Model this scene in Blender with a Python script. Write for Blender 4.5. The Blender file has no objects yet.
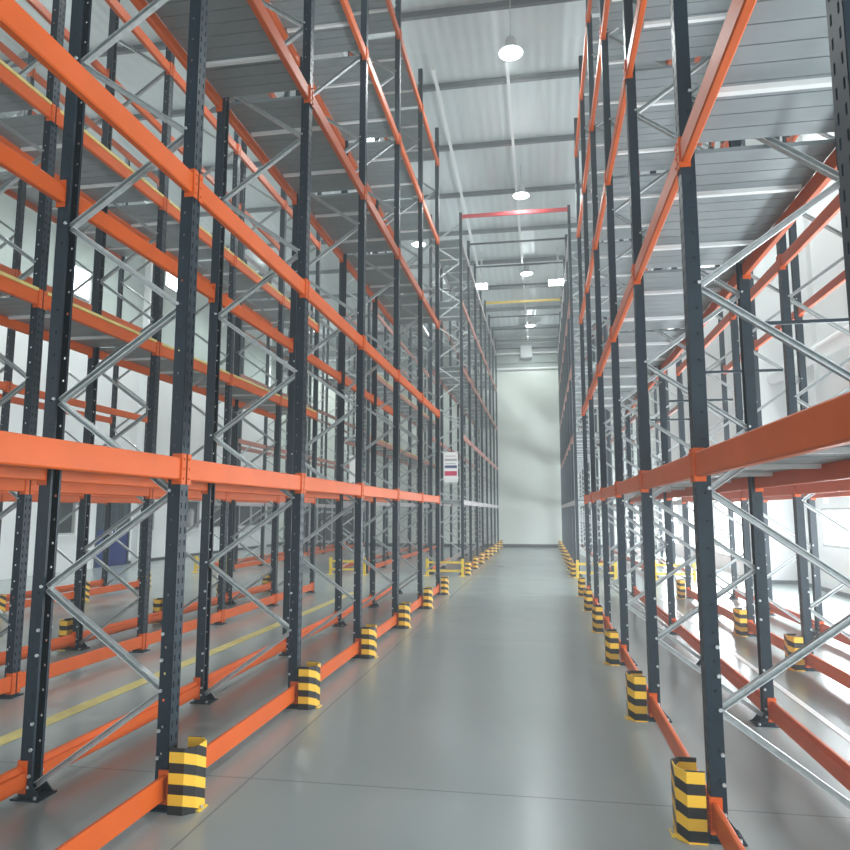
import bpy, math, random
from mathutils import Vector, Matrix
random.seed(7)
S = 1.7                       # eye height of the photographer in metres: every measure taken from the photograph is a multiple of it
sc = bpy.context.scene
col = sc.collection
PI = math.pi

# ------------------------------------------------------------------ materials
def mat(name, base, rough=0.5, metal=0.0, var=0.0, scale=6.0, bump=0.0, bscale=40.0, emit=None, es=0.0, spec=None):
    m = bpy.data.materials.new(name); m.use_nodes = True
    nt = m.node_tree; b = nt.nodes['Principled BSDF']
    b.inputs['Base Color'].default_value = (*base, 1); b.inputs['Roughness'].default_value = rough
    b.inputs['Metallic'].default_value = metal
    if spec is not None: b.inputs['Specular IOR Level'].default_value = spec
    if emit:
        b.inputs['Emission Color'].default_value = (*emit, 1); b.inputs['Emission Strength'].default_value = es
    tc = nt.nodes.new('ShaderNodeTexCoord')
    if var > 0:
        n = nt.nodes.new('ShaderNodeTexNoise'); n.inputs['Scale'].default_value = scale; n.inputs['Detail'].default_value = 3
        nt.links.new(tc.outputs['Object'], n.inputs['Vector'])
        r = nt.nodes.new('ShaderNodeValToRGB')
        r.color_ramp.elements[0].position = .3; r.color_ramp.elements[1].position = .7
        r.color_ramp.elements[0].color = (*[c*(1-var) for c in base], 1)
        r.color_ramp.elements[1].color = (*[min(1, c*(1+var)) for c in base], 1)
        nt.links.new(n.outputs['Fac'], r.inputs['Fac']); nt.links.new(r.outputs['Color'], b.inputs['Base Color'])
    if bump > 0:
        n2 = nt.nodes.new('ShaderNodeTexNoise'); n2.inputs['Scale'].default_value = bscale
        nt.links.new(tc.outputs['Object'], n2.inputs['Vector'])
        bp = nt.nodes.new('ShaderNodeBump'); bp.inputs['Strength'].default_value = bump; bp.inputs['Distance'].default_value = .01
        nt.links.new(n2.outputs['Fac'], bp.inputs['Height']); nt.links.new(bp.outputs['Normal'], b.inputs['Normal'])
    return m

M = dict(
    post=mat('slate_blue_paint', (.009, .022, .034), .42, 0, .12, 9, spec=.35),
    orange=mat('orange_paint', (.60, .098, .009), .45, 0, .06, 3, spec=.35),
    hazed=mat('painted_haze_salmon', (.42, .17, .13), .5, 0, .08, 3),  # orange beams with distance haze painted into the colour
    hazed_grey=mat('painted_haze_grey', (.44, .41, .41), .5, 0, .06, 3),  # paler version, haze painted in, for two far beam levels
    galv=mat('galvanised_steel', (.52, .56, .56), .40, .5, .12, 25),
    deck=mat('deck_steel', (.27, .31, .32), .42, .3, .06, 4),
    whitebar=mat('white_painted_steel', (.80, .83, .82), .4),
    yellow=mat('yellow_paint', (.80, .56, .05), .4, 0, .08, 6),
    paleyellow=mat('pale_yellow_timber', (.62, .52, .17), .55, 0, .12, 8),
    wall=mat('white_wall_panel', (.80, .83, .83), .5, 0, .02, .6),
    uwall=mat('grey_green_cladding', (.33, .39, .365), .5, 0, .04, .6),
    ewall=mat('pale_green_end_wall', (.72, .79, .73), .5, 0, .04, .4),
    ceil=mat('ceiling_sheet', (.66, .72, .73), .45, .1, .05, .5),
    purlin=mat('purlin_steel', (.16, .18, .19), .5, .3),
    skirt=mat('dark_skirting', (.05, .06, .065), .5),
    glass=mat('dark_window_glass', (.055, .07, .075), .12, 0, .3, 1.2),
    frame=mat('window_frame_grey', (.45, .48, .48), .4),
    blue=mat('blue_door_paint', (.006, .028, .17), .35, 0, .06, 4),
    ddoor=mat('dark_door_paint', (.035, .06, .075), .3),
    lamp=mat('lamp_housing', (.6, .62, .62), .4, .4),
    glow=mat('lamp_glow', (1, 1, 1), .5, emit=(.93, 1, 1), es=22),
    fillpane=mat('added_fill_pane', (.9, .95, 1), .5, emit=(.90, .96, 1), es=1.0),  # glowing surface added for fill behind the camera
    day=mat('daylight_pane', (1, 1, 1), .5, emit=(.90, .96, 1), es=9),
    red=mat('red_paint', (.62, .06, .07), .4),
    board=mat('sign_board', (.86, .85, .84), .5),
    ink=mat('sign_dark_ink', (.06, .05, .05), .5), inkg=mat('sign_grey_ink', (.35, .33, .33), .5),
    sblue=mat('sign_blue', (.04, .07, .20), .5), sred=mat('sign_magenta', (.62, .04, .12), .5),
    chrome=mat('handle_metal', (.7, .7, .7), .25, .9),
    conduit=mat('conduit_white', (.82, .85, .85), .4),
)
# epoxy floor: soft clouding, joint lines, low gloss ripple
def floor_mat():
    m = bpy.data.materials.new('epoxy_floor'); m.use_nodes = True; nt = m.node_tree; b = nt.nodes['Principled BSDF']
    tc = nt.nodes.new('ShaderNodeTexCoord')
    n = nt.nodes.new('ShaderNodeTexNoise'); n.inputs['Scale'].default_value = .35; n.inputs['Detail'].default_value = 5
    nt.links.new(tc.outputs['Object'], n.inputs['Vector'])
    r = nt.nodes.new('ShaderNodeValToRGB'); r.color_ramp.elements[0].position = .3; r.color_ramp.elements[1].position = .75
    r.color_ramp.elements[0].color = (.30, .345, .335, 1); r.color_ramp.elements[1].color = (.36, .405, .395, 1)
    nt.links.new(n.outputs['Fac'], r.inputs['Fac'])
    bk = nt.nodes.new('ShaderNodeTexBrick'); bk.inputs['Scale'].default_value = 1; bk.offset = 0
    bk.inputs['Brick Width'].default_value = 5.2; bk.inputs['Row Height'].default_value = 5.2
    bk.inputs['Mortar Size'].default_value = .008; bk.inputs['Mortar Smooth'].default_value = .3
    bk.inputs['Color1'].default_value = (1, 1, 1, 1); bk.inputs['Color2'].default_value = (.96, .97, .97, 1); bk.inputs['Mortar'].default_value = (.62, .64, .64, 1)
    mp = nt.nodes.new('ShaderNodeMapping'); mp.inputs['Location'].default_value = (1.9, .7, 0)
    nt.links.new(tc.outputs['Object'], mp.inputs['Vector']); nt.links.new(mp.outputs['Vector'], bk.inputs['Vector'])
    mx = nt.nodes.new('ShaderNodeMix'); mx.data_type = 'RGBA'; mx.blend_type = 'MULTIPLY'; mx.inputs[0].default_value = 1
    nt.links.new(r.outputs['Color'], mx.inputs[6]); nt.links.new(bk.outputs['Color'], mx.inputs[7])
    nt.links.new(mx.outputs[2], b.inputs['Base Color'])
    n3 = nt.nodes.new('ShaderNodeTexNoise'); n3.inputs['Scale'].default_value = 1.3; nt.links.new(tc.outputs['Object'], n3.inputs['Vector'])
    mr = nt.nodes.new('ShaderNodeMapRange'); mr.inputs['To Min'].default_value = .16; mr.inputs['To Max'].default_value = .30
    nt.links.new(n3.outputs['Fac'], mr.inputs['Value']); nt.links.new(mr.outputs['Result'], b.inputs['Roughness'])
    return m
M['floor'] = floor_mat()
# black / yellow hazard stripes across the height
def stripe_mat():
    m = bpy.data.materials.new('hazard_stripes'); m.use_nodes = True; nt = m.node_tree; b = nt.nodes['Principled BSDF']
    tc = nt.nodes.new('ShaderNodeTexCoord'); sp = nt.nodes.new('ShaderNodeSeparateXYZ'); nt.links.new(tc.outputs['Object'], sp.inputs[0])
    a = nt.nodes.new('ShaderNodeMath'); a.operation = 'MULTIPLY_ADD'; a.inputs[1].default_value = .45
    nt.links.new(sp.outputs['Y'], a.inputs[0]); nt.links.new(sp.outputs['Z'], a.inputs[2])
    d = nt.nodes.new('ShaderNodeMath'); d.operation = 'DIVIDE'; d.inputs[1].default_value = .115; nt.links.new(a.outputs[0], d.inputs[0])
    fr = nt.nodes.new('ShaderNodeMath'); fr.operation = 'FRACT'; nt.links.new(d.outputs[0], fr.inputs[0])
    g = nt.nodes.new('ShaderNodeMath'); g.operation = 'GREATER_THAN'; g.inputs[1].default_value = .52; nt.links.new(fr.outputs[0], g.inputs[0])
    mx = nt.nodes.new('ShaderNodeMix'); mx.data_type = 'RGBA'; nt.links.new(g.outputs[0], mx.inputs[0])
    mx.inputs[6].default_value = (.85, .50, .04, 1); mx.inputs[7].default_value = (.02, .02, .02, 1)
    nt.links.new(mx.outputs[2], b.inputs['Base Color']); b.inputs['Roughness'].default_value = .4
    return m
M['stripe'] = stripe_mat()
# corrugated sheet for the ceiling: fine ribs as real bump
def rib_bump(m, axis, pitch, strength, dist=.02):
    nt = m.node_tree; b = nt.nodes['Principled BSDF']; tc = nt.nodes.new('ShaderNodeTexCoord')
    w = nt.nodes.new('ShaderNodeTexWave'); w.bands_direction = axis; w.wave_profile = 'SIN'; w.inputs['Scale'].default_value = 1/pitch*.314
    nt.links.new(tc.outputs['Object'], w.inputs['Vector'])
    bp = nt.nodes.new('ShaderNodeBump'); bp.inputs['Strength'].default_value = strength; bp.inputs['Distance'].default_value = dist
    nt.links.new(w.outputs['Fac'], bp.inputs['Height']); nt.links.new(bp.outputs['Normal'], b.inputs['Normal'])
rib_bump(M['ceil'], 'X', .25, .5); rib_bump(M['uwall'], 'Y', .5, .25); rib_bump(M['ewall'], 'X', 1.1, .12)

# ------------------------------------------------------------------ mesh builder
class MB:
    def __init__(s): s.v = []; s.f = []; s.mi = []
    def quad(s, p, mi=0):
        n = len(s.v); s.v += [tuple(q) for q in p]; s.f.append(tuple(range(n, n+len(p)))); s.mi.append(mi)
    def box(s, x0, x1, y0, y1, z0, z1, mi=0, mtx=None, bev=0):
        if bev > 0:
            sect = [(x0+bev, z0), (x1-bev, z0), (x1, z0+bev), (x1, z1-bev), (x1-bev, z1), (x0+bev, z1), (x0, z1-bev), (x0, z0+bev)]
            return s.extrude(sect, y0, y1, mi)
        P = [(x, y, z) for z in (z0, z1) for y in (y0, y1) for x in (x0, x1)]
        if mtx: P = [tuple(mtx @ Vector(q)) for q in P]
        n = len(s.v); s.v += P
        for q in ((0,2,3,1), (4,5,7,6), (0,1,5,4), (2,6,7,3), (0,4,6,2), (1,3,7,5)): s.f.append(tuple(n+i for i in q)); s.mi.append(mi)
    def extrude(s, sect, y0, y1, mi=0):          # closed section in x,z pushed along y
        n = len(s.v); k = len(sect)
        s.v += [(x, y0, z) for x, z in sect] + [(x, y1, z) for x, z in sect]
        for i in range(k): j = (i+1) % k; s.f.append((n+i, n+j, n+k+j, n+k+i)); s.mi.append(mi)
        s.f.append(tuple(n+i for i in reversed(range(k)))); s.mi.append(mi)
        s.f.append(tuple(n+k+i for i in range(k))); s.mi.append(mi)
    def bar(s, a, b, sect, up=Vector((0,1,0)), mi=0):   # section (u,w) pushed from a to b; u along 'up'
        a = Vector(a); b = Vector(b); d = (b-a).normalized(); u = (up - d*up.dot(d)).normalized(); w = d.cross(u)
        n = len(s.v); k = len(sect)
        for p in (a, b): s.v += [tuple(p + u*q[0] + w*q[1]) for q in sect]
        for i in range(k): j = (i+1) % k; s.f.append((n+i, n+j, n+k+j, n+k+i)); s.mi.append(mi)
        s.f.append(tuple(n+i for i in reversed(range(k)))); s.mi.append(mi)
        s.f.append(tuple(n+k+i for i in range(k))); s.mi.append(mi)
    def cyl(s, a, b, r, n=10, mi=0, r2=None):
        a = Vector(a); b = Vector(b); d = (b-a).normalized(); t = Vector((0,0,1)) if abs(d.z) < .9 else Vector((1,0,0))
        u = d.cross(t).normalized(); w = d.cross(u); m = len(s.v); r2 = r if r2 is None else r2
        for p, rr in ((a, r), (b, r2)): s.v += [tuple(p + (u*math.cos(2*PI*i/n) + w*math.sin(2*PI*i/n))*rr) for i in range(n)]
        for i in range(n): j = (i+1) % n; s.f.append((m+i, m+n+i, m+n+j, m+j)); s.mi.append(mi)
        s.f.append(tuple(m+i for i in range(n))); s.mi.append(mi); s.f.append(tuple(m+n+i for i in reversed(range(n)))); s.mi.append(mi)
    def lathe(s, prof, n=20, mi=0):
        m = len(s.v)
        for r, z in prof: s.v += [(r*math.cos(2*PI*i/n), r*math.sin(2*PI*i/n), z) for i in range(n)]
        for k in range(len(prof)-1):
            for i in range(n): j = (i+1) % n; s.f.append((m+k*n+i, m+k*n+j, m+(k+1)*n+j, m+(k+1)*n+i)); s.mi.append(mi)
    def mesh(s, name, mats, solid=0):
        me = bpy.data.meshes.new(name); me.from_pydata(s.v, [], s.f)
        for m in (mats if isinstance(mats, (list, tuple)) else [mats]): me.materials.append(m)
        me.polygons.foreach_set('material_index', s.mi); me.update()
        if solid:
            o = bpy.data.objects.new('temporary', me); col.objects.link(o)
            md = o.modifiers.new('s', 'SOLIDIFY'); md.thickness = solid; md.offset = -1; md.use_even_offset = False
            dg = bpy.context.evaluated_depsgraph_get(); me2 = bpy.data.meshes.new_from_object(o.evaluated_get(dg)); me2.name = name
            bpy.data.objects.remove(o); me = me2
        return me
def link(name, me, parent=None, loc=(0,0,0), rz=0.0):
    o = bpy.data.objects.new(name, me); col.objects.link(o); o.location = loc; o.rotation_euler = (0, 0, rz)
    if parent: o.parent = parent
    return o
def empty(name, label, cat, loc, group=None, rz=0.0):
    o = bpy.data.objects.new(name, None); col.objects.link(o); o.location = loc; o.empty_display_size = .2; o.rotation_euler = (0, 0, rz)
    o['label'] = label; o['category'] = cat
    if group: o['group'] = group
    return o
def structure(name, me, loc=(0,0,0), label=None):
    o = link(name, me, None, loc); o['kind'] = 'structure'
    if label: o['label'] = label
    return o
def structure_box(name, m, x0, x1, y0, y1, z0, z1):
    b = MB(); b.box(x0, x1, y0, y1, z0, z1); return structure(name, b.mesh(name, m))

# ------------------------------------------------------------------ camera
PITCH, YAW, FPX = 7.1, 9.57, 700.0
cam = bpy.data.cameras.new('camera'); cam.sensor_width = 36; cam.lens = 36*FPX/850; cam.clip_end = 300
co = bpy.data.objects.new('camera', cam); col.objects.link(co); sc.camera = co
co.location = (0, 0, S); co.rotation_euler = (math.radians(90+PITCH), 0, math.radians(YAW))
def in_view(pts, margin=6):
    a = math.radians(YAW); p = math.radians(PITCH)
    F = Vector((-math.sin(a)*math.cos(p), math.cos(a)*math.cos(p), math.sin(p))); R = Vector((math.cos(a), math.sin(a), 0)); U = R.cross(F)
    out = []
    for q in pts:
        d = Vector(q) - Vector((0, 0, S)); z = d.dot(F)
        if z < .3: continue
        out.append((425+FPX*d.dot(R)/z, 425-FPX*d.dot(U)/z))
    return any(-margin < x < 850+margin and -margin < y < 850+margin for x, y in out)

# ------------------------------------------------------------------ rack dimensions
PITCHY = 1.268*S; H = 6.08*S; PW = .10; DEP = .43          # bay pitch, post height, post width, half depth between post centres
LEVELS_OUT = [.075*S, 1.155*S, 2.70*S, 4.20*S, 5.60*S]      # the row by the white wall is set out differently
LEVEL = [.075*S, 1.155*S, 2.235*S, 3.39*S, 4.52*S, 5.60*S]   # beam centres: foot rail, levels 1 to 5

# ------------------------------------------------------------------ rack part meshes (shared)
def post_mesh(detail, front_nodes=()):
    b = MB(); h = PW/2
    
    if detail:
        ys = [-h, -.032, -.020, .020, .032, h]; pit = .075; z = .02; n = int((H-.05)/pit)
        b.quad([(h, -h, 0), (h, h, 0), (h, h, z), (h, -h, z)])
        for k in range(n):
            z0 = z+k*pit; z1 = z0+.040; z2 = z0+pit
            b.quad([(h, -h, z0), (h, h, z0), (h, h, z1), (h, -h, z1)])
            for i in (0, 2, 4): b.quad([(h, ys[i], z1), (h, ys[i+1], z1), (h, ys[i+1], z2), (h, ys[i], z2)])
        b.quad([(h, -h, z+n*pit), (h, h, z+n*pit), (h, h, H), (h, -h, H)])
        for s in (-1, 1):                              # side flanges with a column of small holes
            fl = lambda x0, x1, z0, z1: b.quad([(x0, s*h, z0), (x1, s*h, z0), (x1, s*h, z1), (x0, s*h, z1)][::-s])
            fl(-.027, -.004, 0, H); fl(.008, h, 0, H)
            pit2 = .15; n2 = int(H/pit2)
            for k in range(n2): fl(-.004, .008, k*pit2, k*pit2+.136)
            fl(-.004, .008, n2*pit2, H)
            b.quad([(-.027, s*h, 0), (-.027, s*.030, 0), (-.027, s*.030, H), (-.027, s*h, H)][::-s])
        add_bolts(b, front_nodes)
        me = b.mesh('post', [M['post'], M['galv']], solid=.0028)
    else:
        b.box(-.027, h, -h, h, 0, H); me = b.mesh('post', [M['post'], M['galv']])
    return me
def add_bolts(b, front_nodes):                          # zinc bolts on both flanges where the braces meet and low down on the post
    zs = list(front_nodes) + [.12, .27, .42, .82, .97]
    for z in zs:
        for s in (-1, 1): b.cyl((-.0175, s*.049, z), (-.0175, s*.060, z), .0085, 6, 1)
CH = [(.020, -.018), (.020, .018), (-.020, .018), (-.020, .013), (.014, .013), (.014, -.013), (-.020, -.013), (-.020, -.018)]   # C channel
def brace_mesh(x0, z0, x1, z1):
    b = MB(); cx, cz = (x0+x1)/2, (z0+z1)/2
    b.bar((x0-cx, 0, z0-cz), (x1-cx, 0, z1-cz), CH); return b.mesh('diagonal_brace', M['galv']), (cx, 0, cz)
def beam_mesh(L, paint='orange'):
    b = MB(); h = .068
    sect = [(.026, -h+.008), (.018, -h), (-.018, -h), (-.026, -h+.008), (-.026, h-.040), (-.006, h-.036), (-.004, h-.006), (.002, h), (.020, h), (.026, h-.007)]
    b.extrude(sect[::-1], -L/2, L/2); return b.mesh('load_beam', M[paint])
def connector_mesh(L):
    me = []
    for s in (-1, 1):
        b = MB(); y = s*L/2
        b.box(-.028, .036, min(y, y-s*.007), max(y, y-s*.007), -.095, .092)
        b.box(.0305, .0375, min(y, y+s*.042), max(y, y+s*.042), -.095, .092)
        for z in (-.06, 0, .06): b.cyl((.0375, y+s*.02, z), (.043, y+s*.02, z), .008, 6)
        me.append(b.mesh('beam_connector', M['orange']))
    return me
def deck_mesh():                                          # ribbed steel sheets lying across the two beams
    b = MB(); L = PITCHY-.12; n = 14; w = L/n; top = .006
    for k in range(n):
        y = -L/2+k*w
        b.box(-.427, .427, y, y+w*.94, -.020, top); b.box(-.427, .427, y+w*.94, y+w, -.012, top)
    return b.mesh('deck_panel', M['deck'])
def crossbar_mesh():
    b = MB(); b.box(-.398, .398, -.02, .02, -.050, -.0205); return b.mesh('cross_bar', M['whitebar'])
def plate_mesh():
    b = MB(); b.box(-.11, .075, -.085, .085, 0, .010)
    for s in (-1, 1):
        n = len(b.v); b.v += [(-.020, s*.052, .010), (-.105, s*.052, .010), (-.020, s*.052, .11), (-.020, s*.060, .010), (-.105, s*.060, .010), (-.020, s*.060, .11)]
        for f in ((0,1,2), (5,4,3), (0,3,4,1), (1,4,5,2), (2,5,3,0)): b.f.append(tuple(n+i for i in f)); b.mi.append(0)
        b.cyl((-.08, s*.07, .010), (-.08, s*.07, .026), .011, 6, 1)
    return b.mesh('base_plate', [M['post'], M['galv']])
def stop_mesh():
    b = MB(); b.box(-.030, .030, -PITCHY/2+.06, PITCHY/2-.06, .0695, .104, bev=.004); return b.mesh('yellow_edge_strip', M['paleyellow'])
LB = PITCHY-PW-.004
STEP = .345*S; nodes = [.035*S + STEP*k for k in range(int((H-.1)/STEP)+1)]   # k even: rear post, k odd: front post
ME = dict(post_front=post_mesh(True, nodes[1::2]), post_rear=post_mesh(True, nodes[0::2]), post_far=post_mesh(False), beam=beam_mesh(LB), deck=deck_mesh(), bar=crossbar_mesh(), plate=plate_mesh(), stop=stop_mesh())
ME['conn'] = connector_mesh(LB); ME['beam_hazed'] = beam_mesh(LB, 'hazed'); ME['beam_hazed_grey'] = beam_mesh(LB, 'hazed_grey')
braces = {}
def brace(k, s):                                          # s: side the aisle lies on
    if (k % 2, s) not in braces:
        xa = -s*0.412 if k % 2 == 0 else s*.412
        braces[(k % 2, s)] = brace_mesh(xa, 0, -xa, STEP)[0]
    return braces[(k % 2, s)]
def bracing_far_mesh(s):
    b = MB()
    for k in range(len(nodes)-1):
        xa = -s*.42 if k % 2 == 0 else s*.42; b.bar((xa, 0, nodes[k]), (-xa, 0, nodes[k+1]), [(-.02, -.018), (.02, -.018), (.02, .018), (-.02, .018)])
    return b.mesh('bracing', M['galv'])
ME['far', 1] = bracing_far_mesh(1); ME['far', -1] = bracing_far_mesh(-1)
sp = MB(); sp.box(-.5, .5, -.014, .014, -.014, .014); ME['spacer'] = sp.mesh('row_spacer', M['post'])

# ------------------------------------------------------------------ rack bays
def add_frame(root, y, s, far):
    for side in (1, -1):                                  # aisle side post, rear post
        d = s*side
        p = link('post', ME['post_far' if far else 'post_front' if side == 1 else 'post_rear'], root, (d*DEP, y, 0.012), 0 if d > 0 else PI)
        if not far:
            link('base_plate', ME['plate'], p, (0, 0, -.012))
        else: link('base_plate', ME['plate'], p, (0, 0, -.012))
    if far: link('bracing', ME['far', s], root, (0, y, 0))
    else:
        for k in range(len(nodes)-1):
            link('diagonal_brace', brace(k, s), root, (0, y, (nodes[k]+nodes[k+1])/2))
def add_beam(root, y, lv, d, far, strip=False, table=LEVEL):
    bm = link('load_beam', ME['beam' if not far or lv == 0 else 'beam_hazed_grey' if lv in (1, 5) else 'beam_hazed'], root, (d*(DEP+.024), y+PITCHY/2, table[lv]), 0 if d > 0 else PI)  # far beams above the foot rail carry the painted haze
    if not far:
        for m in ME['conn']: link('beam_connector', m, bm)
    if strip: link('yellow_edge_strip', ME['stop'], bm)
    return bm
def bay(x, y, s, label, group, decks, last=False, far=False, strips=(), levels=(0,1,2,3,4,5), spacer=0, rear_rail=True):
    r = empty('rack_bay', label, 'pallet rack', (x, y, 0), group)
    add_frame(r, 0, s, far)
    if last: add_frame(r, PITCHY, s, far)
    table = LEVELS_OUT if x == XS else LEVEL
    for lv in range(len(table)):
        for d in (s, -s):
            if lv == 0 and d == -s and not rear_rail: continue
            add_beam(r, 0, lv, d, far, strip=(lv in strips and d == s), table=table)
        if lv in decks:
            dk = link('deck_panel', ME['deck'], r, (0, PITCHY/2, LEVEL[lv]+.0575)); dk['label'] = 'ribbed grey steel deck sheet'
            for q in (-.34, .34): link('cross_bar', ME['bar'], dk, (0, q*PITCHY*.5*1.3, 0))
    if spacer:
        for z in (1.95*S, 3.2*S, 5.0*S):
            o = link('row_spacer', ME['spacer'], r, (spacer*(DEP+.05+abs(SPX)/2), 0, z)); o.scale = (abs(SPX)-.09, 1, 1)
    return r
ORD = ['first', 'second', 'third', 'fourth', 'fifth', 'sixth', 'seventh', 'eighth', 'ninth']
XA, XB, XC, XR, XS = -(1.31*S+DEP), -(2.9*S+DEP), -(5.25*S+DEP), .52*S+DEP, 1.66*S+DEP
SPX = (XS-DEP-.05)-(XR+DEP+.05)
PASS_L = 8.67*S; START_F = 11.40*S
rows = [  # x, aisle side, y of the frame at the passage, phrase, decks, strips, bays near, bays far, spacer
    (XA,  1, 8.70*S, 'left row beside main aisle', (1, 3, 4, 5), (), 6, 7, 0),
    (XB,  1, 8.62*S, 'second row left of aisle', (2, 3, 5), (2, 3), 5, 7, 0),
    (XC,  1, 8.62*S, 'far left row by blue door', (4,), (), 4, 7, 0),
    (XR, -1, 8.77*S, 'right row beside main aisle', (1, 2, 3, 4, 5), (), 6, 7, 1),
    (XS, -1, 8.79*S, 'right row beside white wall', (), (), 5, 7, 0)]
for ri, (x, s, yp, phrase, decks, strips, nn, nf, spc) in enumerate(rows):
    for k in range(nn):
        y = yp-(k+1)*PITCHY
        if not in_view([(x+dx, y+dy, z) for dx in (-.5, .5) for dy in (0, PITCHY*.5, PITCHY) for z in (0, 1.7, 3.8, 5.8, 8, H)]): continue
        bay(x, y, s, '%s blue and orange bay before cross passage, %s' % (ORD[k], phrase), 'bays of the near rack blocks',
            decks, last=(k == 0), strips=strips, spacer=spc)
    for k in range(nf):
        y = START_F+k*PITCHY
        bay(x, y, s, '%s blue and haze-tinted salmon bay beyond cross passage, %s' % (ORD[k], phrase), 'bays of the far rack blocks',
            decks if k % 3 != 1 or x in (XR,) else [q for q in decks if q != 4], last=(k == nf-1), far=True, strips=strips, spacer=0)

# ------------------------------------------------------------------ striped post guards
def guard_mesh(hh=.36):
    b = MB(); t = .008                                     # U of bent plate around the foot of the post, opening away from the aisle
    pts = [(.082, -.11), (.175, -.11), (.225, -.06), (.225, .06), (.175, .11), (.082, .11)]
    inn = [(.082, -.102), (.172, -.102), (.217, -.057), (.217, .057), (.172, .102), (.082, .102)]
    n = len(b.v); k = len(pts)
    for z in (0, hh): b.v += [(x, y, z) for x, y in pts] + [(x, y, z) for x, y in inn]
    def q(*i): b.f.append(tuple(n+j for j in i)); b.mi.append(0)
    for i in range(k-1):
        q(i, i+1, 2*k+i+1, 2*k+i); q(k+i+1, k+i, 3*k+i, 3*k+i+1); q(2*k+i, 2*k+i+1, 3*k+i+1, 3*k+i); q(i+1, i, k+i, k+i+1)
    q(0, 2*k, 3*k, k); q(k-1, 2*k-1, 4*k-1, 3*k-1)
    return b.mesh('post_guard', M['stripe'])
GM = guard_mesh()
gf = MB(); gf.box(.218, .25, -.05, .05, 0, .006); gf.cyl((.238, .0, .006), (.238, .0, .02), .009, 6, 1)
GF = gf.mesh('foot_flange', [M['yellow'], M['galv']])
def guard(x, y, d, label):
    if not in_view([(x, y, 0), (x, y, .3)], 20): return
    o = empty('post_guard', label, 'post protector', (x, y, .001), 'striped post protectors')
    a = link('guard_plate', GM, o, (0, 0, 0), 0 if d > 0 else PI); link('foot_flange', GF, a)
for (x, s, yp, phrase, decks, strips, nn, nf, spc) in rows:
    d = s
    if x == XB: d = -1            # the second row faces the next aisle on its left
    if x == XC: d = 1
    for k in range(nn+1):
        guard(x+d*(DEP+.005), yp-k*PITCHY, d, '%s striped yellow and black guard before cross passage, %s' % (ORD[k], phrase))
    for k in range(nf+1):
        if x in (XA, XR): guard(x+d*(DEP+.005), START_F+k*PITCHY, d, '%s striped yellow and black guard beyond cross passage, %s' % (ORD[k], phrase))
# yellow end barriers facing the cross passage
def end_barrier(x, phrase):
    y = START_F-.42
    o = empty('end_barrier', 'yellow steel barrier across rack end at cross passage, %s' % phrase, 'barrier', (x, y, 0), 'yellow rack end barriers')
    for dx in (-.48, .48):
        b = MB(); b.box(-.035, .035, -.035, .035, .0, .46, bev=.005); b.box(-.09, .09, -.09, .09, .0, .012); link('barrier_post', b.mesh('barrier_post', M['yellow']), o, (dx, 0, 0))
    for z in (.14, .36):
        b = MB(); b.box(-.444, .444, -.02, .02, -.028, .028); link('barrier_rail', b.mesh('barrier_rail', M['yellow']), o, (0, 0, z))
for (x, s, yp, phrase, *_r) in rows: end_barrier(x, phrase)

# ------------------------------------------------------------------ tie beams across the top of the aisle
names = [('red', M['red'], .10), ('dark', M['post'], .045), ('dark', M['post'], .045), ('dark', M['post'], .045), ('yellow', M['yellow'], .09), ('dark', M['post'], .045), ('dark', M['post'], .045), ('dark', M['post'], .045)]
xa, xr = XA+DEP+.05, XR-DEP-.05
for k, (nm, m, hh) in enumerate(names):
    y = START_F+k*PITCHY
    b = MB(); b.box(xa, xr, -.03, .03, -hh/2, hh/2)
    for xx in (xa, xr-.008): b.box(xx, xx+.008, -.05, .05, -.09, .09)
    o = link('tie_beam', b.mesh('tie_beam', m), None, (0, y, H-.10))
    o['label'] = '%s tie beam across top of aisle, %s from cross passage' % (nm, ORD[k]); o['category'] = 'beam'; o['group'] = 'tie beams over the aisle'

# ------------------------------------------------------------------ shell
XL, XW, YB, Y0 = -8.0*S, 3.5*S, 20.46*S, -3.2*S
XW2, YJ = 3.07*S, 10.7*S
structure_box('floor', M['floor'], XL-.2, XW+.2, Y0, YB+.2, -.2, 0)
YR = 8.5*S; ZR = 7.05*S; ZE = 6.16*S; ZF = 6.25*S
def slab(name, y0, z0, y1, z1, m):
    b = MB(); t = .12; x0, x1 = XL-.2, XW+.2
    P = [(x0, y0, z0), (x1, y0, z0), (x1, y1, z1), (x0, y1, z1)]
    b.v = P + [(a, c, d+t) for a, c, d in P]
    for f in ((0,1,2,3), (7,6,5,4), (0,4,5,1), (1,5,6,2), (2,6,7,3), (3,7,4,0)): b.f.append(f); b.mi.append(0)
    return structure(name, b.mesh(name, m))
slab('ceiling', YR, ZR, YB+.2, ZE, M['ceil']); slab('ceiling_front', Y0, ZF, YR, ZR, M['ceil'])
def zc(y): return ZE+(ZR-ZE)*(YB-y)/(YB-YR) if y > YR else ZF+(ZR-ZF)*(y-Y0)/(YR-Y0)
n = 0
y = 3.2*S
while y < YB-.3:
    n += 1
    b = MB(); b.box(XL, XW, -.03, .03, -.12, 0); b.box(XL, XW, -.05, .05, -.13, -.12)
    structure('trim_%d' % n, b.mesh('purlin', M['purlin']), (0, y, zc(y)-.012)); y += 1.48*S
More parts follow.
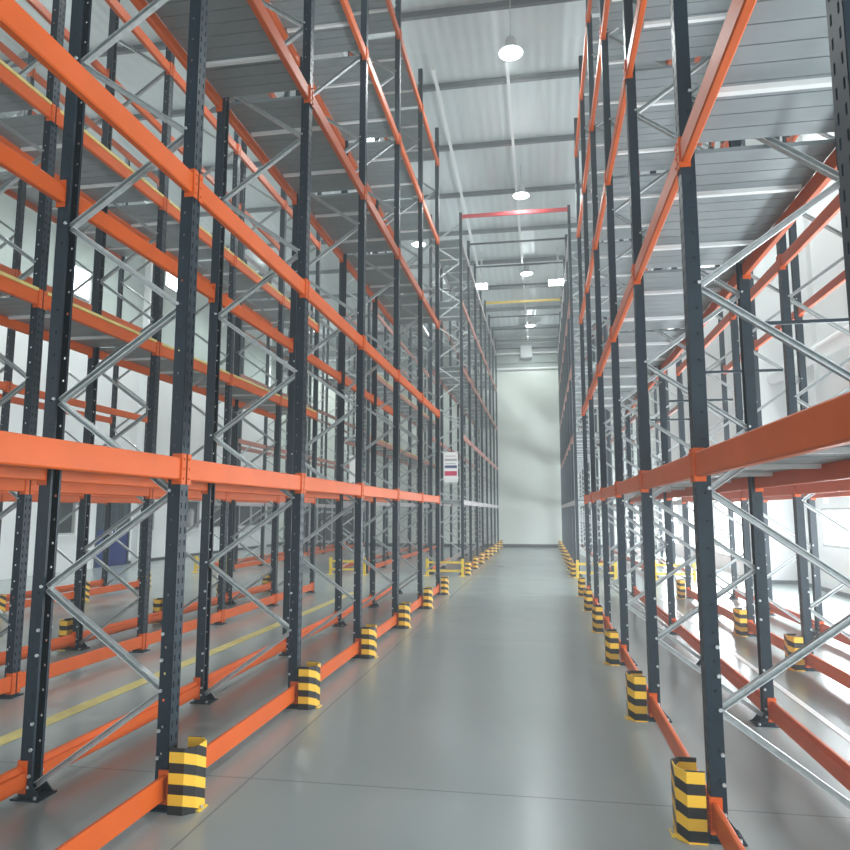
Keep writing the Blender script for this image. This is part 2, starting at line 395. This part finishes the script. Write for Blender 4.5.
# side and end walls
def wall(name, segs):
    b = MB()
    for (x0, x1, y0, y1, z0, z1) in segs: b.box(x0, x1, y0, y1, z0, z1)
    return b
ZT = 7.15*S; ZM = 3.9*S
wins = [(10.35*S, 11.05*S), (13.02*S, 13.55*S), (14.05*S, 15.5*S), (16.05*S, 17.5*S), (17.7*S, 20.1*S)]
wz0, wz1 = .62*S, 1.27*S; dy0, dy1, dz1 = 11.62*S, 12.68*S, 1.32*S
segs = []; ycur = 6.0*S; segs.append((XL-.2, XL, Y0, 6.0*S, 0, ZM))
openings = sorted([(a, c, wz0, wz1) for a, c in wins] + [(dy0, dy1, 0, dz1)])
for a, c, z0, z1 in openings:
    segs.append((XL-.2, XL, ycur, a, 0, ZM))
    if z0 > 0: segs.append((XL-.2, XL, a, c, 0, z0))
    segs.append((XL-.2, XL, a, c, z1, ZM)); ycur = c
segs.append((XL-.2, XL, ycur, YB, 0, ZM))
structure('wall_left', wall('w', segs).mesh('wall_left', M['wall']))
structure_box('wall_left_upper', M['uwall'], XL-.2, XL, Y0, YB, ZM, ZT)
for i, (a, c) in enumerate(wins):
    o = structure('window_%d' % (i+1), None); o.location = (XL, (a+c)/2, 0)
    b = MB(); w = (c-a)/2
    b.box(-.14, .012, -w, w, wz0, wz0+.05); b.box(-.14, .012, -w, w, wz1-.05, wz1)
    nm = max(1, round((c-a)/1.25))
    for k in range(nm+1):
        yy = -w+(2*w-.05)*k/nm; b.box(-.14, .012, yy, yy+.05, wz0+.05, wz1-.05)
    link('window_frame', b.mesh('window_frame', M['frame']), o)
    g = MB(); g.box(-.09, -.075, -w+.03, w-.03, wz0+.03, wz1-.03); link('glass', g.mesh('glass', M['glass']), o)
    g = MB(); g.box(-.02, .07, -w-.04, w+.04, wz0-.03, wz0-.001); link('window_sill', g.mesh('window_sill', M['wall']), o)
# blue double door
o = structure('door_1', None); o.location = (XL, (dy0+dy1)/2, 0); w = (dy1-dy0)/2
b = MB(); b.box(-.12, .02, -w, -w+.07, 0, dz1); b.box(-.12, .02, w-.07, w, 0, dz1); b.box(-.12, .02, -w+.07, w-.07, dz1-.07, dz1)
link('door_frame', b.mesh('door_frame', M['ddoor']), o)
for s in (-1, 1):
    ya, yb = (-w+.075, -.008) if s < 0 else (.008, w-.075)
    lf = MB(); lf.box(-.06, -.015, ya, yb, .01, 1.14); lf.box(-.06, -.015, ya, yb, 1.14, dz1-.075, 1)
    lf = link('door_leaf', lf.mesh('door_leaf', [M['blue'], M['ddoor']]), o)
    g = MB(); ym = (ya+yb)/2; g.box(-.014, -.008, ym-.14, ym+.14, 1.35, 1.95); link('door_glass', g.mesh('door_glass', M['glass']), lf)
    g = MB(); yh = -.09 if s < 0 else .09; g.cyl((.03, yh, .95), (.03, yh, 1.25), .014, 8); g.cyl((-.015, yh, .98), (.03, yh, .98), .01, 6); g.cyl((-.015, yh, 1.22), (.03, yh, 1.22), .01, 6)
    link('door_handle', g.mesh('door_handle', M['chrome']), lf)
for i, yy in enumerate((10.3, 12.9, 15.78, 19.3)):
    structure_box('trim_%d' % (40+i), M['wall'], XL, XL+.22, yy*S-.22, yy*S+.02, 0, ZT-1.0)
structure_box('baseboard_left', M['skirt'], XL, XL+.015, 12.7*S, YB-.01, 0, .10)
# high windows on the left wall
for i, (a, c, z0, z1) in enumerate(((10.5*S, 11.05*S, 4.75*S, 5.3*S), (13.5*S, 14.3*S, 5.85*S, 6.25*S))):
    o = structure('window_%d' % (20+i), None); o.location = (XL, (a+c)/2, (z0+z1)/2); w = (c-a)/2; h = (z1-z0)/2
    b = MB(); b.box(.0, .05, -w, w, -h, -h+.05); b.box(.0, .05, -w, w, h-.05, h); b.box(.0, .05, -w, -w+.05, -h+.05, h-.05); b.box(.0, .05, w-.05, w, -h+.05, h-.05)
    link('window_frame', b.mesh('window_frame', M['frame']), o)
    g = MB(); g.box(.005, .02, -w+.05, w-.05, -h+.05, h-.05); link('window_pane', g.mesh('window_pane', M['day']), o)
# end wall
b = MB(); b.box(XL-.2, XW+.2, YB, YB+.2, 0, 5.22*S); structure('wall_back', b.mesh('wall_back', M['ewall']))
b = MB(); b.box(XL-.2, XW+.2, YB, YB+.2, 5.22*S, ZT); structure('wall_back_upper', b.mesh('wall_back_upper', M['uwall']))
structure_box('baseboard_back', M['skirt'], XL, XW2, YB-.02, YB, 0, .16)
structure_box('trim_50', M['conduit'], XL, XW2, YB-.10, YB, 5.16*S, 5.22*S)
structure_box('trim_51', M['conduit'], XL, XW2, YB-.14, YB, 5.62*S, 5.67*S)
structure_box('trim_52', M['uwall'], XL, XW2, YB-.06, YB, 5.36*S, 5.52*S)
structure_box('trim_53', M['purlin'], XL, XW2, YB-.22, YB, 5.80*S, 5.93*S)
b = MB(); b.box(-.28, .28, -.20, .0, -.30, .30); b.box(-.22, .22, -.215, -.20, -.24, .24)
o = link('wall_unit', b.mesh('wall_unit', M['frame']), None, (-.42*S, YB-.142, 5.66*S)); o['label'] = 'grey square unit high on end wall above main aisle'; o['category'] = 'air unit'
# glazed partition at the end of the left hall
o = structure('window_30', None); o.location = (-6.5*S, YB, 0)
b = MB(); W = .95*S
b.box(-W, W, -.08, 0, .10*S, .16*S); b.box(-W, W, -.08, 0, 1.50*S, 1.56*S); b.box(-W, W, -.08, 0, .98*S, 1.03*S)
for k in range(9): xx = -W+(2*W-.06)*k/8; b.box(xx, xx+.06, -.09, -.001, .16*S, 1.5*S)
link('window_frame', b.mesh('window_frame', M['frame']), o)
g = MB(); g.box(-W+.03, W-.03, -.04, -.02, .14*S, 1.52*S); link('glass', g.mesh('glass', M['glass']), o)
o = structure('window_31', None); o.location = (-5.42*S, YB, .80*S)
b = MB(); b.box(-.28, .28, -.05, 0, -.5, -.45); b.box(-.28, .28, -.05, 0, .45, .5); b.box(-.28, -.23, -.05, 0, -.45, .45); b.box(.23, .28, -.05, 0, -.45, .45)
link('window_frame', b.mesh('window_frame', M['frame']), o)
g = MB(); g.box(-.23, .23, -.03, -.01, -.45, .45); link('window_pane', g.mesh('window_pane', M['day']), o)
# right wall: near part with a band of daylight windows, jog, far part
rw = [(a*S, (a+2.35)*S) for a in (-.4, 2.3, 5.0)] + [(7.65*S, 9.74*S)]
rz0, rz1 = .57*S, 1.05*S
segs = []; yc = Y0
for a, c in rw:
    segs += [(XW, XW+.2, yc, a, 0, ZT), (XW, XW+.2, a, c, 0, rz0), (XW, XW+.2, a, c, rz1, ZT)]; yc = c
segs += [(XW, XW+.2, yc, YJ+.2, 0, ZT)]
structure_box('wall_jog', M['wall'], XW2, XW-.001, YJ, YJ+.2, 0, ZT)
segs += []
structure('wall_right', wall('w', segs).mesh('wall_right', M['wall']))
# far part has its own band of tall windows
fw = [(11.6*S, 13.6*S), (14.4*S, 16.4*S), (17.2*S, 19.2*S)]
segs = []; yc = YJ+.2
for a, c in fw:
    segs += [(XW2, XW2+.2, yc, a, 0, ZT), (XW2, XW2+.2, a, c, 0, .25*S), (XW2, XW2+.2, a, c, 1.5*S, ZT)]; yc = c
segs += [(XW2, XW2+.2, yc, YB, 0, ZT)]
structure('wall_right_far', wall('w', segs).mesh('wall_right_far', M['wall']))
for i, (a, c, z0, z1, xx) in enumerate([(a, c, rz0, rz1, XW) for a, c in rw] + [(a, c, .25*S, 1.5*S, XW2) for a, c in fw]):
    o = structure('window_%d' % (10+i), None); o.location = (xx, (a+c)/2, 0); w = (c-a)/2
    b = MB(); b.box(-.01, .15, -w, w, z0, z0+.05); b.box(-.01, .15, -w, w, z1-.05, z1)
    for yy in (-w, -.025, w-.05): b.box(-.01, .15, yy, yy+.05, z0+.05, z1-.05)
    link('window_frame', b.mesh('window_frame', M['frame']), o)
    g = MB(); g.box(.08, .10, -w+.03, w-.03, z0+.03, z1-.03); link('window_pane', g.mesh('window_pane', M['day']), o)
structure_box('baseboard_right', M['skirt'], XW-.015, XW, Y0, YJ-.02, 0, .09)
structure_box('baseboard_jog', M['skirt'], XW2+.001, XW-.016, YJ-.015, YJ, 0, .09)
for i, yy in enumerate((5.6, 8.05, 9.5)):
    structure_box('trim_%d' % (60+i), M['wall'], XW-.10, XW, yy*S, yy*S+.34, rz1+.1, ZT-.9)
b = MB(); b.cyl((0, 3*S, 0), (0, YJ-.02, 0), .16, 16)
for k in range(6): b.cyl((0, (3.8+k*1.25)*S, 0), (0, (3.8+k*1.25)*S+.05, 0), .175, 16); b.box(.17, .298, (3.8+k*1.25)*S, (3.8+k*1.25)*S+.05, -.03, .03)
o = link('air_duct', b.mesh('air_duct', M['wall']), None, (XW-.30, 0, 2.93*S)); o['label'] = 'round white duct running along right white wall'; o['category'] = 'duct'

# unseen wall behind the camera; its three glowing openings are added as fill light
segs = []; xc = XL-.2; fo = [(-6.6*S, -3.9*S), (-2.3*S, .4*S), (1.0*S, 3.2*S)]
for a, c in fo: segs += [(xc, a, Y0-.2, Y0, 0, ZT), (a, c, Y0-.2, Y0, 0, .3*S), (a, c, Y0-.2, Y0, 3.4*S, ZT)]; xc = c
segs += [(xc, XW+.2, Y0-.2, Y0, 0, ZT)]
structure('wall_front', wall('w', segs).mesh('wall_front', M['wall']))
for i, (a, c) in enumerate(fo):
    o = structure('window_%d' % (50+i), None); o.location = ((a+c)/2, Y0, 0); w = (c-a)/2  # holds only an added fill pane, out of view
    g = MB(); g.box(-w, w, -.12, -.08, .3*S, 3.4*S); link('window_pane', g.mesh('window_pane', M['fillpane']), o)
# ------------------------------------------------------------------ ceiling conduits and lamps
for i, (x, a, c) in enumerate(((-.36*S, 8.6*S, 20.3*S), (-1.34*S, 8.6*S, 16*S))):
    b = MB(); dz = zc(c)-zc(a); b.bar((0, a, zc(a)-.26), (0, c, zc(c)-.26), [(-.035, -.035), (.035, -.035), (.035, .035), (-.035, .035)], up=Vector((1, 0, 0)))
    o = link('ceiling_conduit', b.mesh('ceiling_conduit', M['conduit']), None, (x, 0, 0))
    o['label'] = ('white conduit under ceiling along middle of main aisle' if i == 0 else 'white conduit under ceiling above left rack row'); o['category'] = 'conduit'
hs = MB(); hs.lathe([(.0, .30), (.09, .30), (.11, .27), (.11, .14), (.15, .11), (.24, .0), (.235, -.01), (.14, .10), (.0, .11)], 24)
hs = hs.mesh('lamp_housing', M['lamp'])
gl = MB(); gl.lathe([(.0, -.015), (.12, -.012), (.205, .0), (.205, .012), (.0, .013)], 24); gl = gl.mesh('lamp_lens', M['glow'])
LP = []
WLAMP = 620
UPLIGHT = 85
def lamp(x, y, z, label, k=1.0):
    o = empty('high_bay_lamp', label, 'ceiling lamp', (x, y, z), 'high bay lamps under the ceiling')
    link('lamp_housing', hs, o); link('lamp_lens', gl, o)
    r = MB(); r.cyl((0, 0, .30), (0, 0, zc(y)-z), .012, 6); link('hanging_rod', r.mesh('hanging_rod', M['lamp']), o)
    ld = bpy.data.lights.new('lamp_light', 'SPOT'); ld.energy = WLAMP*k; ld.spot_size = math.radians(155); ld.spot_blend = .6; ld.shadow_soft_size = .2; ld.color = (.93, 1, .99)
    lo = bpy.data.objects.new('lamp_light', ld); col.objects.link(lo); lo.parent = o; lo.location = (0, 0, -.05)
    ld = bpy.data.lights.new('lamp_side_glow', 'POINT'); ld.energy = UPLIGHT; ld.shadow_soft_size = .12; ld.color = (.93, 1, .99)   # light leaving the lens sideways and upwards
    lo = bpy.data.objects.new('lamp_side_glow', ld); col.objects.link(lo); lo.parent = o; lo.location = (0, 0, -.10)
for k, y in enumerate((3.9*S, 7.6*S, 11.35*S, 15.3*S, 19.1*S)):
    lamp(-.27*S, y, 6.30*S if k < 4 else 6.12*S, 'round high bay lamp above main aisle, %s from the end wall' % ORD[4-k])
for k, y in enumerate((4.6*S, 8.0*S, 11.2*S, 15.0*S, 18.8*S)):
    lamp(-6.40*S, y, 6.30*S if k < 4 else 6.12*S, 'round high bay lamp above far left row, %s from end wall' % ORD[4-k], 2.0)
for k, y in enumerate((5.2*S, 9.2*S, 13.2*S, 17.2*S)):
    lamp(-2.35*S, y, 6.30*S if k < 3 else 6.15*S, 'round high bay lamp between two left rows, %s from end wall' % ORD[3-k], 1.4)
for k, y in enumerate((5.2*S, 9.2*S, 13.2*S, 17.2*S)):
    lamp(2.45*S, y, 6.30*S if k < 3 else 6.15*S, 'round high bay lamp by right wall, %s from end wall' % ORD[3-k], 1.4)
def flood(x, y, z, w, label):
    o = empty('flood_light', label, 'flood light', (x, y, z), 'flood lights on the tie beam')
    b = MB(); b.box(-w, w, -.10, .10, -.02, .14, bev=.02); b.box(-.03, .03, -.02, .02, .14, zc(y)-z-.0); link('light_housing', b.mesh('light_housing', M['lamp']), o)
    g = MB(); g.box(-w+.02, w-.02, -.115, -.1005, .0, .12); g.box(-w+.02, w-.02, -.09, .09, -.035, -.021); link('light_lens', g.mesh('light_lens', M['glow']), o)
flood(.40*S, 14.6*S, 5.80*S, .36, 'large bright flood light at top of right rack beside aisle')
flood(-1.22*S, 14.6*S, 5.80*S, .22, 'large bright flood light at top of left rack beside aisle')

# ------------------------------------------------------------------ signs on the rack ends
def sign(x, y, z, w, h, label, rich):
    o = empty('aisle_sign', label, 'sign', (x, y, z))
    b = MB(); b.box(-w, w, -.008, .008, -h, h); link('sign_board', b.mesh('sign_board', M['board']), o)
    if rich:
        def st(a, c, m, nm, x0=-.85, x1=.85, dy=.0):
            g = MB(); g.box(x0*w, x1*w, -.0095, -.0081, a*h, c*h); link(nm, g.mesh(nm, m), o)
        st(.50, .545, M['ink'], 'dark_bar'); st(.42, .455, M['ink'], 'dark_bar')
        st(-.06, .12, M['sblue'], 'blue_band'); st(-.56, -.26, M['sred'], 'magenta_band')
        g = MB()
        for a in (.70, .20): 
            q = -.75
            while q < .7: dq = random.uniform(.05, .14); g.box(q*w, (q+dq)*w, -.0095, -.0081, a*h, (a+.07)*h); q += dq+.05
        link('printed_line', g.mesh('printed_line', M['inkg']), o)
    for dx in (-.7, .7):
        g = MB(); g.cyl((dx*w, 0, h), (dx*w, 0, h+.30), .006, 6); link('hanger', g.mesh('hanger', M['galv']), o)
    return o
sign(XA+DEP-.30, START_F-.075, 1.73*S, .20, .42, 'white sign with blue and magenta bands on left rack end', True)
sign(-3.12*S, START_F-.075, 1.72*S, .13, .38, 'plain white board on end of second rack row left of aisle', False)

# painted line between the first two left rows
structure('trim_70', (lambda b: (b.box(-2.42*S, -2.33*S, 1.0*S, 8.7*S, .0005, .003), b.mesh('floor_line', M['paleyellow']))[1])(MB()))
structure('trim_71', (lambda b: (b.box(1.30*S, 1.335*S, 1.0*S, 8.7*S, .0005, .003), b.mesh('floor_line', M['whitebar']))[1])(MB()))

# ------------------------------------------------------------------ light
w = bpy.data.worlds.new('world'); sc.world = w; w.use_nodes = True
w.node_tree.nodes['Background'].inputs['Color'].default_value = (.80, .90, .94, 1); w.node_tree.nodes['Background'].inputs['Strength'].default_value = 1.0
HAZE = .0095                                           # dusty air: one even scattering everywhere
v = w.node_tree.nodes.new('ShaderNodeVolumeScatter'); v.inputs['Density'].default_value = HAZE; v.inputs['Color'].default_value = (.95, 1, 1, 1); v.inputs['Anisotropy'].default_value = .2
w.node_tree.links.new(v.outputs['Volume'], w.node_tree.nodes['World Output'].inputs['Volume'])
def area(name, loc, rot, sx, sy, e, colr=(1, 1, 1)):
    l = bpy.data.lights.new(name, 'AREA'); l.shape = 'RECTANGLE'; l.size = sx; l.size_y = sy; l.energy = e; l.color = colr
    o = bpy.data.objects.new(name, l); col.objects.link(o); o.location = loc; o.rotation_euler = rot; return o
for i, (a, c) in enumerate(rw): area('window_daylight', (XW-.05, (a+c)/2, (rz0+rz1)/2), (0, math.radians(90), 0), rz1-rz0, c-a, 460, (.88, .95, 1))
for i, (a, c) in enumerate(fw): area('window_daylight', (XW2-.05, (a+c)/2, .87*S), (0, math.radians(90), 0), 1.2*S, c-a, 460, (.88, .95, 1))

for i, (a, c) in enumerate(fo): area('added_front_fill', ((a+c)/2, Y0+.1, 1.85*S), (math.radians(90), 0, 0), c-a, 3.0*S, 170, (.93, .97, 1))  # fill lights added in front of the unseen openings
sc.view_settings.view_transform = 'Standard'; sc.view_settings.look = 'None'; sc.view_settings.gamma = 1; sc.view_settings.exposure = -0.28
sc.cycles.max_bounces = 6; sc.cycles.diffuse_bounces = 4; sc.cycles.glossy_bounces = 3; sc.cycles.sample_clamp_indirect = 8
